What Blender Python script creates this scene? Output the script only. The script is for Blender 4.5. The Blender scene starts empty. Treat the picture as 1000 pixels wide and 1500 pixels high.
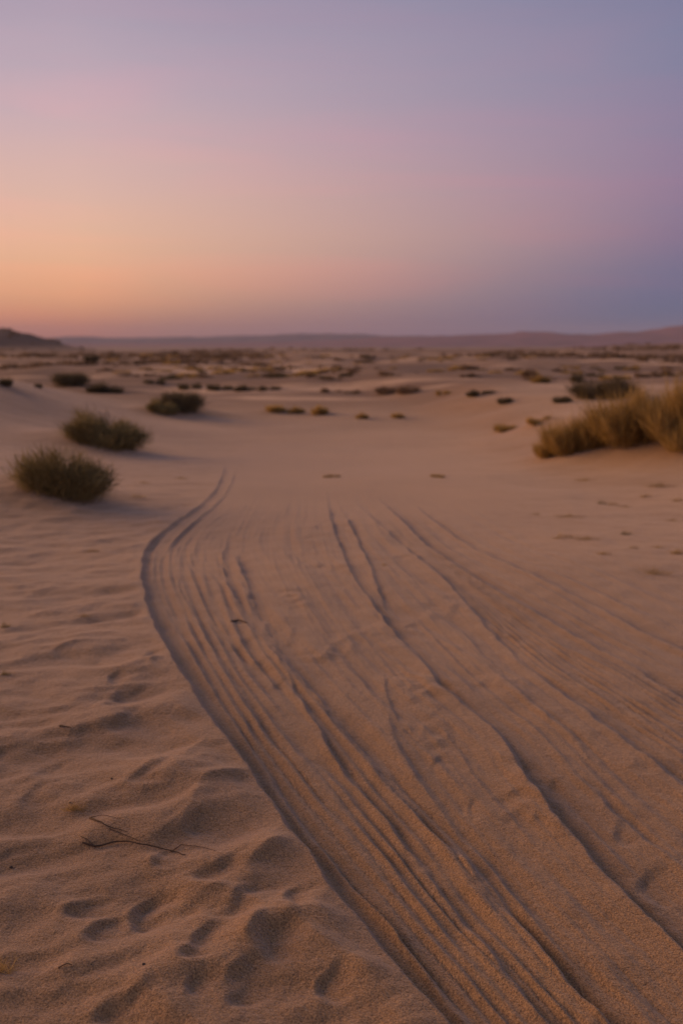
import bpy, math, random
import numpy as np
from mathutils import Vector

sc = bpy.context.scene
col = sc.collection
random.seed(7)
R = math.radians

# ------------------------------------------------------------------ camera
CAM_H = 1.55
FPX = 1459.0                       # focal length in pixels of the 1000x1500 photograph
PITCH = math.atan(250.0 / FPX)     # horizon lies 250 px above the centre
cd = bpy.data.cameras.new('camera')
cam = bpy.data.objects.new('camera', cd)
col.objects.link(cam)
cam.location = (0, 0, CAM_H)
cam.rotation_euler = (R(90) - PITCH, 0, 0)
cd.sensor_fit = 'VERTICAL'
cd.sensor_height = 36.0
cd.lens = 36.0 * FPX / 1500.0
cd.clip_start = 0.05
cd.clip_end = 20000
cd.dof.use_dof = True
cd.dof.focus_distance = 2.9
cd.dof.aperture_fstop = 2.3
cd.dof.aperture_blades = 0
sc.camera = cam

# ------------------------------------------------------------------ sky
def lin(r, g, b):
    f = lambda c: (c / 255 / 12.92) if c <= 10.3 else ((c / 255 + 0.055) / 1.055) ** 2.4
    return (f(r), f(g), f(b), 1.0)

SUN_AZ = R(66)        # degrees left of the view axis
SUN_EL = R(11.5)
world = bpy.data.worlds.new('World')
sc.world = world
world.use_nodes = True
nt = world.node_tree
nt.nodes.clear()
N = nt.nodes.new
L = nt.links.new
tc = N('ShaderNodeTexCoord')
sep = N('ShaderNodeSeparateXYZ'); L(tc.outputs['Generated'], sep.inputs[0])
def math_node(tree, op, a, b=None, clamp=False):
    n = tree.nodes.new('ShaderNodeMath'); n.operation = op; n.use_clamp = clamp
    for i, v in enumerate((a, b)):
        if v is None: continue
        if isinstance(v, (int, float)): n.inputs[i].default_value = v
        else: tree.links.new(v, n.inputs[i])
    return n.outputs[0]
# thin high streaks of cloud bend the colour bands a little
mp = N('ShaderNodeMapping'); L(tc.outputs['Generated'], mp.inputs['Vector'])
mp.inputs['Scale'].default_value = (1.6, 1.6, 13.0)
mp.inputs['Rotation'].default_value = (0, R(4), 0)
nz = N('ShaderNodeTexNoise'); nz.inputs['Scale'].default_value = 1.6; nz.inputs['Detail'].default_value = 3.0
nz.inputs['Roughness'].default_value = 0.45
L(mp.outputs[0], nz.inputs['Vector'])
zz = math_node(nt, 'MAXIMUM', sep.outputs['Z'], 0.0)
wob = math_node(nt, 'MULTIPLY', math_node(nt, 'SUBTRACT', nz.outputs['Fac'], 0.5), 0.07)
pos = math_node(nt, 'SQRT', zz)
pos = math_node(nt, 'ADD', pos, math_node(nt, 'MULTIPLY', wob, math_node(nt, 'MULTIPLY', pos, 1.6, True)))
# azimuth term
xy = N('ShaderNodeCombineXYZ'); L(sep.outputs['X'], xy.inputs[0]); L(sep.outputs['Y'], xy.inputs[1])
nrm = N('ShaderNodeVectorMath'); nrm.operation = 'NORMALIZE'; L(xy.outputs[0], nrm.inputs[0])
dot = N('ShaderNodeVectorMath'); dot.operation = 'DOT_PRODUCT'; L(nrm.outputs[0], dot.inputs[0])
dot.inputs[1].default_value = (-math.sin(SUN_AZ), math.cos(SUN_AZ), 0)
def ramp(stops):
    r = N('ShaderNodeValToRGB'); e = r.color_ramp.elements
    r.color_ramp.interpolation = 'B_SPLINE'
    while len(e) < len(stops): e.new(0.5)
    for el, (p, c) in zip(e, stops): el.position = p; el.color = lin(*c)
    L(pos, r.inputs[0]); return r.outputs[0]
away = ramp([(0.0, (82, 88, 116)), (0.12, (90, 99, 128)), (0.21, (98, 107, 138)), (0.31, (136, 117, 142)),
             (0.40, (146, 128, 154)), (0.47, (134, 131, 159)), (0.55, (121, 128, 158)), (0.75, (108, 117, 150)), (1.0, (96, 106, 142))])
side = ramp([(0.0, (140, 92, 88)), (0.12, (176, 118, 102)), (0.21, (232, 168, 124)), (0.31, (236, 188, 156)),
             (0.40, (216, 180, 176)), (0.47, (195, 172, 184)), (0.55, (170, 160, 178)), (0.75, (122, 124, 154)), (1.0, (96, 106, 142))])
core = ramp([(0.0, (205, 112, 66)), (0.12, (236, 140, 80)), (0.21, (255, 186, 112)), (0.31, (255, 198, 140)),
             (0.40, (238, 190, 160)), (0.47, (212, 178, 178)), (0.55, (172, 157, 174)), (0.75, (126, 126, 154)), (1.0, (96, 106, 142))])
def mrange(v, a, b):
    m = N('ShaderNodeMapRange'); m.clamp = True; L(v, m.inputs['Value'])
    m.inputs['From Min'].default_value = a; m.inputs['From Max'].default_value = b
    return m.outputs[0]
def mixc(f, a, b):
    m = N('ShaderNodeMix'); m.data_type = 'RGBA'; L(f, m.inputs[0]); L(a, m.inputs[6]); L(b, m.inputs[7]); return m.outputs[2]
low = math_node(nt, 'SUBTRACT', 1.0, math_node(nt, 'DIVIDE', zz, 0.10), True)      # the warm side narrows towards the horizon
fz = math_node(nt, 'POWER', mrange(dot.outputs['Value'], 0.10, 0.62), math_node(nt, 'ADD', math_node(nt, 'MULTIPLY', low, .6), 1.0))
c1 = mixc(fz, away, side)
c2 = mixc(mrange(dot.outputs['Value'], 0.69, 1.0), c1, core)
# faint rosy veils of high cloud
mp2 = N('ShaderNodeMapping'); L(tc.outputs['Generated'], mp2.inputs['Vector'])
mp2.inputs['Rotation'].default_value = (0, R(9), 0); mp2.inputs['Scale'].default_value = (1.1, 1.1, 9.0)
nz2 = N('ShaderNodeTexNoise'); nz2.inputs['Scale'].default_value = 2.6; nz2.inputs['Detail'].default_value = 4.0; nz2.inputs['Distortion'].default_value = .4
L(mp2.outputs[0], nz2.inputs['Vector'])
veil = mrange(nz2.outputs['Fac'], .42, .70)
vm = N('ShaderNodeMix'); vm.data_type = 'RGBA'; vm.blend_type = 'MULTIPLY'; L(veil, vm.inputs[0]); L(c2, vm.inputs[6]); vm.inputs[7].default_value = (1.12, .982, .987, 1)
c2 = vm.outputs[2]
bg = N('ShaderNodeBackground'); L(c2, bg.inputs['Color']); bg.inputs['Strength'].default_value = 1.0
wo = N('ShaderNodeOutputWorld'); L(bg.outputs[0], wo.inputs[0])

# ------------------------------------------------------------------ sun
sd = bpy.data.lights.new('sun', 'SUN')
sun = bpy.data.objects.new('sun', sd); col.objects.link(sun)
sd.energy = 3.4
sd.angle = R(48)
sd.color = (1.0, 0.52, 0.20)
sv = Vector((-math.sin(SUN_AZ) * math.cos(SUN_EL), math.cos(SUN_AZ) * math.cos(SUN_EL), math.sin(SUN_EL)))
sun.rotation_euler = sv.to_track_quat('Z', 'Y').to_euler()
sun.location = sv * 60

sc.view_settings.view_transform = 'Standard'
sc.view_settings.look = 'None'
sc.view_settings.exposure = 0.0
sc.view_settings.gamma = 1.0
sc.view_settings.use_curve_mapping = False
sc.render.engine = 'CYCLES'
sc.cycles.use_denoising = True
sc.cycles.max_bounces = 6
sc.cycles.diffuse_bounces = 3
sc.cycles.glossy_bounces = 2
sc.cycles.transmission_bounces = 3
sc.cycles.volume_bounces = 2
sc.cycles.caustics_reflective = False
sc.cycles.caustics_refractive = False

# ------------------------------------------------------------------ noise
_rng = np.random.RandomState(11)
_perm = np.tile(_rng.permutation(1024), 3)
_ang = _rng.rand(1024) * 2 * np.pi
_gx, _gy = np.cos(_ang), np.sin(_ang)
def pn(x, y, seed=0):
    x = np.asarray(x, float) + seed * 17.31; y = np.asarray(y, float) - seed * 9.77
    xi = np.floor(x).astype(np.int64); yi = np.floor(y).astype(np.int64)
    fx = x - xi; fy = y - yi
    u = fx * fx * fx * (fx * (fx * 6 - 15) + 10); v = fy * fy * fy * (fy * (fy * 6 - 15) + 10)
    def g(ix, iy, dx, dy):
        h = _perm[_perm[ix & 1023] + (iy & 1023)]
        return _gx[h] * dx + _gy[h] * dy
    a = g(xi, yi, fx, fy); b = g(xi + 1, yi, fx - 1, fy)
    c = g(xi, yi + 1, fx, fy - 1); d = g(xi + 1, yi + 1, fx - 1, fy - 1)
    return 1.5 * ((a + u * (b - a)) + v * ((c + u * (d - c)) - (a + u * (b - a))))
def fbm(x, y, o=3, seed=0):
    s = 0; a = 1.0; f = 1.0
    for k in range(o):
        s = s + a * pn(x * f, y * f, seed + k * 3); a *= 0.5; f *= 2.03
    return s
def worley(x, y, seed=0):
    xi = np.floor(x).astype(np.int64); yi = np.floor(y).astype(np.int64)
    best = np.full(x.shape, 9.0)
    for i in (-1, 0, 1):
        for j in (-1, 0, 1):
            h = _perm[_perm[(xi + i + seed * 37) & 1023] + ((yi + j) & 1023)]
            dx = xi + i + .5 + .46 * _gx[h] - x; dy = yi + j + .5 + .46 * _gy[(h * 7) & 1023] - y
            best = np.minimum(best, dx * dx + dy * dy)
    return np.sqrt(best)
def sst(a, b, x):
    t = np.clip((x - a) / (b - a), 0, 1); return t * t * (3 - 2 * t)

# ------------------------------------------------------------------ terrain
cp, sp = math.cos(PITCH), math.sin(PITCH)
def tilt(x, y):  # slope added so the foreground catches less of the low sun
    """near sand made to fall gently to the right and towards the viewer"""
    k = 1 - sst(3.0, 8.5, np.asarray(y, float))
    return -0.050 * np.clip(x, -4, 4) * k - 0.045 * np.maximum(5.0 - np.clip(y, 0, 9), 0) ** 1.3 * .6
def flat(px, py, z=0.0):
    """place on level ground that the photograph shows at (px, py)"""
    X = (px - 500) / FPX; Z = (750 - py) / FPX
    d = (X, cp + Z * sp, -sp + Z * cp)
    t = (z - CAM_H) / d[2]
    for _ in range(8 if z == 0.0 else 0):
        t = (float(tilt(d[0] * t, d[1] * t)) - CAM_H) / d[2]
    return d[0] * t, d[1] * t

bumps = []      # wind-piled mounds under shrubs: x, y, rx, ry, h
def macro(x, y):
    x = np.asarray(x, float); y = np.asarray(y, float)
    z = tilt(x, y) + 0.98 * np.exp(-((x + 7.3) / 2.7) ** 2 - ((y - 17.5) / 6.0) ** 2)
    z += 0.16 * np.exp(-((x + 4.2) / 1.6) ** 2 - ((y - 10.0) / 2.6) ** 2)
    # bank on the right
    z += 0.46 * sst(2.2, 4.7, x + 0.10 * (y - 13) + .25 * pn(x * .8, y * .7, 14)) * sst(9.2, 15.2, y + 0.35 * x) * (1 - 0.6 * sst(22, 40, y))
    # shallow bowl and its far lip
    z -= 0.10 * np.exp(-((x - 0.6) / 4.2) ** 2 - ((y - 15.5) / 4.5) ** 2)
    z += 0.10 * np.exp(-((x - 1.0) / 9.0) ** 2 - ((y - 25.0) / 4.5) ** 2)
    # hummocky plain
    far = sst(18, 42, y)
    z += far * (0.30 * fbm(x / 17.0, y / 24.0, 3, 5) + 0.15 * pn(x / 4.2, y / 6.0, 8) + .05 * pn(x / 1.9, y / 3.0, 12) * (1 - sst(90, 160, y)))
    z += sst(150, 400, y) * 1.0 * pn(x / 90.0, y / 70.0, 9)
    z += 1.0 * sst(0.08, 0.38, x / np.maximum(y, 30.0)) * sst(60, 150, y) * (1 - sst(220, 420, y))
    z -= 10.0 * sst(135, 480, y)
    # dark dune far off on the left
    dx = x + 60.5
    w = np.where(dx > 0, 9.5, 30.0)
    z += 4.0 * np.exp(-(np.abs(dx) / w) ** 1.8 - ((y - 182) / 26.0) ** 2) * (1 + 0.20 * pn(x / 4.5, y / 15.0, 4))
    # near ground: very gentle unevenness
    z += 0.035 * pn(x / 1.7, y / 2.3, 2) * (1 - far)
    for (bx, by, rx, ry, h) in bumps:
        z = z + h * np.exp(-((x - bx) / rx) ** 2 - ((y - by) / ry) ** 2)
    return z

class Curve:
    """a line on the sand, x as a function of y"""
    def __init__(self, pts, fade=.78):
        self.fade = fade
        P = np.array([flat(*p) for p in pts])
        for _ in range(3):
            Q = [P[0]]
            for a, b in zip(P[:-1], P[1:]): Q += [a * .75 + b * .25, a * .25 + b * .75]
            Q.append(P[-1]); P = np.array(Q)
        o = np.argsort(P[:, 1]); P = P[o]
        self.y, self.x = P[:, 1], P[:, 0]
        self.y0, self.y1 = self.y[0], self.y[-1]
        self.d = np.gradient(self.x, np.maximum.accumulate(self.y) + np.arange(len(self.y)) * 1e-6)
    def X(self, y): return np.interp(y, self.y, self.x)
    def s(self, x, y):
        return (x - self.X(y)) / np.sqrt(1 + np.interp(y, self.y, self.d) ** 2)
    def ends(self, y, f=0.12):
        n = self.y0; m = self.y1
        return sst(n - f * n * .4, n + f * n, y) * (1 - sst(m * self.fade, m * 1.02, y))

CA = Curve([(330, 676), (325, 690), (317, 716), (290, 745), (243, 774), (214, 795), (204, 830), (210, 870), (228, 925), (262, 985),
            (300, 1045), (345, 1110), (400, 1185), (450, 1255), (510, 1335), (560, 1400), (620, 1475), (700, 1575), (800, 1700)], .93)
CA2 = Curve([(342, 684), (338, 708), (318, 738), (285, 764), (258, 785), (240, 805), (232, 830)], .93)
CB = Curve([(300, 757), (250, 785), (228, 803), (224, 830), (228, 860), (245, 900), (270, 940), (295, 980), (325, 1030), (353, 1072), (395, 1137), (428, 1185),
            (476, 1242), (518, 1290), (560, 1345), (640, 1450), (690, 1515), (800, 1650)])
CC = Curve([(290, 770), (258, 800), (252, 830), (265, 870), (285, 910), (310, 945), (345, 1000), (370, 1040), (390, 1085), (416, 1130)])
CC2 = Curve([(330, 1000), (360, 1060), (404, 1145), (440, 1209), (476, 1248), (530, 1310), (600, 1390), (680, 1480), (760, 1570)])
CC3 = Curve([(355, 1000), (400, 1060), (440, 1105), (470, 1120), (500, 1145), (530, 1175)])
CD = Curve([(337, 772), (322, 815), (328, 845), (345, 875), (365, 910), (388, 940), (408, 965), (425, 1000), (450, 1043), (494, 1119),
            (530, 1158), (566, 1194), (599, 1242), (638, 1290), (700, 1370), (790, 1490), (880, 1600)])
CD2 = Curve([(520, 1190), (545, 1215), (570, 1250), (610, 1300), (650, 1350), (690, 1395)])
CE = Curve([(349, 780), (347, 825), (365, 875), (385, 915), (410, 955), (450, 1005), (497, 1062), (530, 1101), (566, 1146), (605, 1188),
            (650, 1230), (740, 1340), (830, 1440), (900, 1520), (1000, 1640)])
CE2 = Curve([(430, 850), (440, 890), (470, 930), (495, 960), (540, 1010), (566, 1045), (572, 1085), (620, 1150), (700, 1250), (800, 1360), (930, 1500)])
CF = Curve([(478, 712), (480, 750), (495, 795), (508, 835), (530, 865), (550, 893), (580, 930), (605, 955), (640, 1000), (675, 1032),
            (715, 1062), (745, 1098), (761, 1132), (808, 1194), (844, 1238), (885, 1283), (927, 1327), (1000, 1400), (1150, 1550)])
CF2 = Curve([(490, 725), (498, 745), (520, 785), (540, 830), (552, 862), (564, 895)])
CF3 = Curve([(560, 900), (600, 938), (640, 962), (690, 1015), (720, 1050)])
CL = Curve([(500, 925), (540, 955), (565, 1000), (570, 1045), (600, 1080), (640, 1115), (690, 1170)])
CM = Curve([(640, 1040), (665, 1095), (700, 1145), (750, 1200), (800, 1260)])
CH1 = Curve([(508, 718), (545, 760), (585, 795), (615, 820), (650, 850), (705, 910), (760, 972), (800, 1000), (825, 1020), (860, 1050),
             (900, 1080), (1000, 1160), (1150, 1280)])
CH2 = Curve([(540, 710), (580, 755), (625, 800), (690, 845), (750, 880), (810, 915), (870, 950), (925, 980), (1000, 1030), (1150, 1120), (1400, 1280)])
CI = Curve([(590, 722), (650, 775), (715, 815), (780, 845), (850, 880), (925, 920), (1000, 955), (1150, 1020), (1500, 1180), (2100, 1500)])
CK = Curve([(760, 815), (850, 862), (925, 893), (1000, 928), (1150, 990), (1500, 1130)])
CNn = Curve([(790, 1135), (805, 1150), (818, 1166), (849, 1194), (865, 1218), (896, 1246), (922, 1272), (960, 1310)])
CO = Curve([(800, 1095), (841, 1140), (870, 1160), (896, 1189), (922, 1207), (932, 1228), (974, 1252), (1010, 1280), (1100, 1350)])
CQ = Curve([(850, 1050), (896, 1085), (927, 1103), (974, 1132), (1010, 1155), (1150, 1250)])
CR = Curve([(790, 1320), (850, 1380), (900, 1430), (950, 1480), (1000, 1530)])
CS = Curve([(560, 820), (590, 850), (640, 890), (700, 950), (760, 1020), (820, 1070), (900, 1150), (1000, 1230)])
# lip height, width of the drop, width of the hollow, width of the bank on the lit side
SCARPS = [(CA, .036, .030, .085, .20), (CA2, .020, .03, .06, .08), (CB, .014, .020, .05, .045), (CC, .016, .022, .055, .05), (CC2, .017, .02, .06, .05),
          (CC3, .018, .02, .05, .05), (CD, .026, .024, .075, .07), (CD2, .016, .02, .05, .05), (CE, .026, .035, .12, .10), (CE2, .012, .03, .10, .10),
          (CF, .030, .030, .13, .11), (CF2, .024, .03, .06, .09), (CF3, .012, .03, .08, .08), (CL, .012, .02, .06, .07), (CM, .011, .02, .05, .06),
          (CH1, .020, .030, .12, .10), (CH2, .026, .035, .13, .12), (CI, .026, .035, .13, .13), (CK, .014, .03, .07, .07), (CNn, .018, .02, .06, .06),
          (CO, .020, .025, .09, .08), (CQ, .016, .025, .08, .08), (CR, .012, .025, .08, .08), (CS, .012, .03, .08, .08)]

# foot marks: centre px, half width px, half height px, depth m
FEET = [(196, 1026, 24, 14, .030), (245, 1140, 42, 13, .028), (300, 1206, 22, 10, .022), (333, 1282, 34, 19, .030), (136, 1330, 27, 16, .030),
        (160, 1363, 25, 14, .026), (228, 1340, 30, 22, .034), (385, 1328, 46, 24, .034), (318, 1388, 42, 26, .032), (418, 1382, 32, 30, .034),
        (378, 1446, 34, 26, .036), (205, 1484, 42, 28, .034), (296, 1456, 18, 12, .020), (40, 1107, 42, 12, .022), (92, 1122, 30, 12, .02), (178, 996, 14, 8, .02),
        (228, 961, 15, 7, .018), (236, 974, 11, 6, .014), (120, 950, 26, 10, .018), (205, 1060, 34, 12, .022), (140, 1082, 30, 11, .018),
        (445, 1325, 24, 16, .022), (75, 1160, 34, 14, .020), (30, 1260, 45, 16, .022), (260, 1258, 26, 12, .018), (340, 945, 0, 0, 0),
        (372, 942, 22, 13, .020), (392, 972, 20, 11, .018), (415, 1001, 11, 7, .018), (440, 932, 16, 11, .016), (505, 948, 20, 13, .016),
        (645, 1112, 12, 8, .020), (693, 1178, 9, 8, .018), (975, 1296, 34, 20, .034), (820, 1146, 16, 7, .022), (925, 1215, 26, 18, .022), (500, 962, 24, 12, .014),
        (480, 770, 14, 6, .02), (820, 1440, 40, 26, .012), (700, 1320, 40, 26, .010), (60, 1420, 50, 22, .016), (-60, 1180, 50, 20, .02), (-80, 1350, 60, 26, .03),
        (-40, 1010, 40, 14, .02), (500, 1450, 22, 26, .024)]

def foot_world(f):
    cx, cy, hw, hh, d = f
    x, y = flat(cx, cy); x2, _ = flat(cx + hw, cy); _, y2 = flat(cx, cy - hh); _, y1 = flat(cx, cy + hh)
    return x, y, 1.4 * abs(x2 - x), 0.72 * abs(y2 - y1), d
FW = [foot_world(f) for f in FEET if f[2] > 0]

def detail(x, y):
    """wheel ruts, ripples and foot marks of the near sand"""
    z = np.zeros_like(x)
    near = 1 - sst(14, 30, y)
    crumb = pn(x * 5.3, y * 5.3, 21) * .015 + pn(x * 17, y * 17, 22) * .005
    sA = CA.s(x + crumb * .8, y); sE = CE.s(x, y); sI = CI.s(x, y); sH1 = CH1.s(x, y); sH2 = CH2.s(x, y); sF = CF.s(x, y)
    yA = (1 - sst(7.8, 11.0, y)) * near
    inA = sst(0.0, 0.05, sA) * yA
    span = np.maximum(CI.X(y) - CA.X(y), 0.3)
    v = (x - CA.X(y)) / span
    vw = v + 0.012 * pn(v * 9, y * 0.9, 30)
    # wheel-rut streaks: long along the track, narrow across it
    ly = np.log(np.maximum(y, 0.3))
    st1 = pn(vw * 22, ly * 5.5, 31); st2 = pn(vw * 46, ly * 7.0, 32); st3 = pn(vw * 95, ly * 8.0, 33)
    ridge = 1 - 2 * np.abs(st1)
    left = inA * (1 - sst(0.0, 0.14, sE)) * (1 - .45 * sst(6.5, 9.5, y))
    mid = inA * sst(0.0, 0.14, sE) * (1 - sst(-.05, 0.08, sI))
    comb = sst(-.25, .05, sH2 - 0.0) * 0 + sst(-0.02, .12, -CI.s(x, y) - .2) * sst(0.0, .10, sH1 + .02) * (1 - sst(-.16, .02, sH2)) * sst(3.0, 4.2, 9.5 - y)
    z += left * (-.018 + .007 * st1 + .004 * st2 + .0035 * (1 - 2.2 * np.abs(pn(vw * 62, ly * 6.0, 36))) * sst(-.2, .5, pn(vw * 5, ly * 3, 37) + .25) + .0022 * st3)
    wE = (x - CA.X(y)) / np.maximum(CE.X(y) - CA.X(y), .1)
    ph2 = 9.0 * wE + .42 * pn(wE * 2.0, ly * 3.2, 38) + .08 * pn(wE * 9, ly * 9, 39)
    t2 = ph2 - np.floor(ph2)
    saw2 = np.where(t2 < .62, t2 / .62, (1 - t2) / .38); saw2 = saw2 * saw2 * (3 - 2 * saw2) - .5
    k2 = np.floor(ph2)
    z += left * sst(.10, .2, wE) * (.0125 + .005 * (1 - sst(3.0, 4.5, y))) * saw2 * np.clip(.62 + 1.1 * pn(k2 * 3.7 + .5, ly * 3.2, 41), .08, 1.15) * (1 - .55 * sst(4.6, 7, y))
    lump = np.clip(pn(x * 3.1, y * 2.6, 43) - .12, 0, 1) * (1 - 2 * np.abs(pn(x * 8.5, y * 7.5, 44)))
    z += inA * (1 - sst(-.1, .3, sH1)) * sst(-.05, .1, CD.s(x, y)) * .013 * lump
    z += mid * (-.006 + .008 * st1 + .0032 * st2 + .0012 * st3)
    z += inA * comb * (.0050 * pn(vw * 70, ly * 2.2, 34) + .0028 * st3)
    def fan(c1, c2, K, amp, seed, m=None, lean=.66):
        a, b = c1.X(y), c2.X(y)
        w_ = (x - a) / np.maximum(b - a, .12)
        p_ = K * w_ + .40 * pn(w_ * 2.0 + seed, ly * 2.6, seed) + .07 * pn(w_ * 9, ly * 9, seed + 1)
        k_ = np.floor(p_); t_ = p_ - k_
        q_ = np.where(t_ < lean, t_ / lean, (1 - t_) / (1 - lean)); q_ = q_ * q_ * (3 - 2 * q_) - .5
        inside = sst(-.02, .04, w_) * (1 - sst(.96, 1.02, w_)) * yA
        return inside * amp * q_ * np.clip(.5 + 1.3 * pn(k_ * 3.7 + .5, ly * 3.0, seed + 2), 0, 1.2)
    soft = (1 - .4 * sst(5, 8, y))
    z += fan(CE, CF, 8, .0032, 101) * soft + fan(CF, CH1, 7, .0045, 104) * soft + fan(CH1, CH2, 12, .0085, 107, lean=.6) * soft
    z += fan(CH2, CI, 6, .0075, 110) * soft + fan(CE, CF, 17, .0022, 116) + fan(CF, CH1, 15, .0022, 119)
    rightside = sst(-.05, .1, sI) * yA * (1 - sst(.5, 1.2, sI))
    z += rightside * (.0045 * pn(vw * 34, ly * 2.5, 35) + .0015 * st3)
    for c, h, wd, wr, wl in SCARPS:
        m = (y > c.y0 * .9) & (y < c.y1 * 1.08)
        if not m.any(): continue
        xx, yy = x[m], y[m]
        s = c.s(xx + crumb[m] * 0.9, yy)
        am = ((.78 if c in (CF, CE, CD, CF2, CO, CNn, CH1, CH2, CI, CK, CQ) else .64) if c is not CA else .74 - .26 * sst(4, 6.5, yy)) * (1 - .36 * sst(3.2, 5.2, yy)) * (1 - .25 * sst(7.5, 10.5, yy)) * c.ends(yy) * (0.72 + 0.55 * pn(yy * 1.7, xx * .15 + c.y0 * 7, 40))
        g = np.where(s < 0, np.exp(np.minimum(s, 0) / wl * 1.6),
                     (1.75 * (1 - sst(0, wd, s)) - .75) * np.exp(-(np.maximum(s, 0) / wr) ** 2))
        z[m] += h * am * g
    # wind ripples and trodden ground left of the track
    lf = (1 - sst(-.10, .02, sA)) * near * (1 - .6 * sst(7, 11, y))
    a = R(24)
    rx = x * math.cos(a) + y * math.sin(a); ry = -x * math.sin(a) + y * math.cos(a)
    ry = ry + .10 * pn(x * 1.6, y * 1.6, 50) + .03 * pn(x * 5, y * 5, 51)
    ph = ry / 0.36
    t = ph - np.floor(ph)
    saw = np.where(t < .72, t / .72, (1 - t) / .28)
    saw = saw * saw * (3 - 2 * saw) - .5
    brk = np.clip(.45 + 1.1 * pn(rx * 1.1, ry * 2.0, 52), 0, 1.2)
    wx = rx + .09 * pn(x * 3, y * 3, 55); wy = ry + .07 * pn(x * 3.3, y * 3.3, 56)
    scal = .062 * np.minimum(worley(wx / .42, wy / .25, 3), .8) ** 1.6 * np.clip(.35 + pn(x * .9, y * .7, 57), .1, 1) * (1 - .65 * sst(4, 6.5, y))
    z += lf * (.010 * saw * brk + .020 * fbm(rx * 1.5, ry * 3.4, 3, 53) + scal + .004 * pn(x * 9, y * 9, 54))
    # right-hand plain beyond the track
    rt = sst(.6, 1.4, sI) * near
    z += rt * (.012 * fbm(x * .9, y * 1.5, 3, 60))
    z += (1 - inA) * near * .0016 * pn(x * 26, y * 26, 61)
    z += inA * (.0014 * pn(x * 24, y * 24, 62) + .004 * pn(x * 6, y * 6, 63))
    for fx, fy, a_, b_, d in FW:
        m = (np.abs(x - fx) < 2.2 * a_) & (np.abs(y - fy) < 2.2 * b_)
        if not m.any(): continue
        xx = x[m] + crumb[m] * .7; yy = y[m]
        s = (xx - fx) / a_ + .42 * pn(xx * 6, yy * 6, 70) + .12 * pn(xx * 19, yy * 19, 72); tt = (yy - fy) / b_ + .42 * pn(xx * 6, yy * 6, 71) - .35 * s
        arc = np.sqrt(np.clip(1 - tt * tt, 0, 1))
        e = s + arc
        bowl = sst(0, .5, e) * (1 - sst(.15, 1.9, e)) * (1 - sst(.45, 1.0, np.abs(tt)))
        rim = np.exp(-((e + .12) / .22) ** 2) * (1 - sst(.5, 1.0, np.abs(tt)))
        z[m] += d * (.52 if fx < CA.X(fy) else .34) * (.25 * rim - .95 * bowl)
    return z

def height(x, y):
    x = np.asarray(x, float); y = np.asarray(y, float)
    return macro(x, y) + detail(x, y)
_T = np.geomspace(1.0, 5000, 9000)
def hit(px, py):
    """where the line of sight through a pixel of the photograph meets the ground"""
    X = (px - 500) / FPX; Z = (750 - py) / FPX
    dx, dy, dz = X, cp + Z * sp, -sp + Z * cp
    h = CAM_H + dz * _T - macro(dx * _T, dy * _T)
    k = np.where(h < 0)[0]
    t = _T[k[0]] if len(k) else _T[-1]
    return dx * t, dy * t, t          # t is the depth along the view axis

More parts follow.
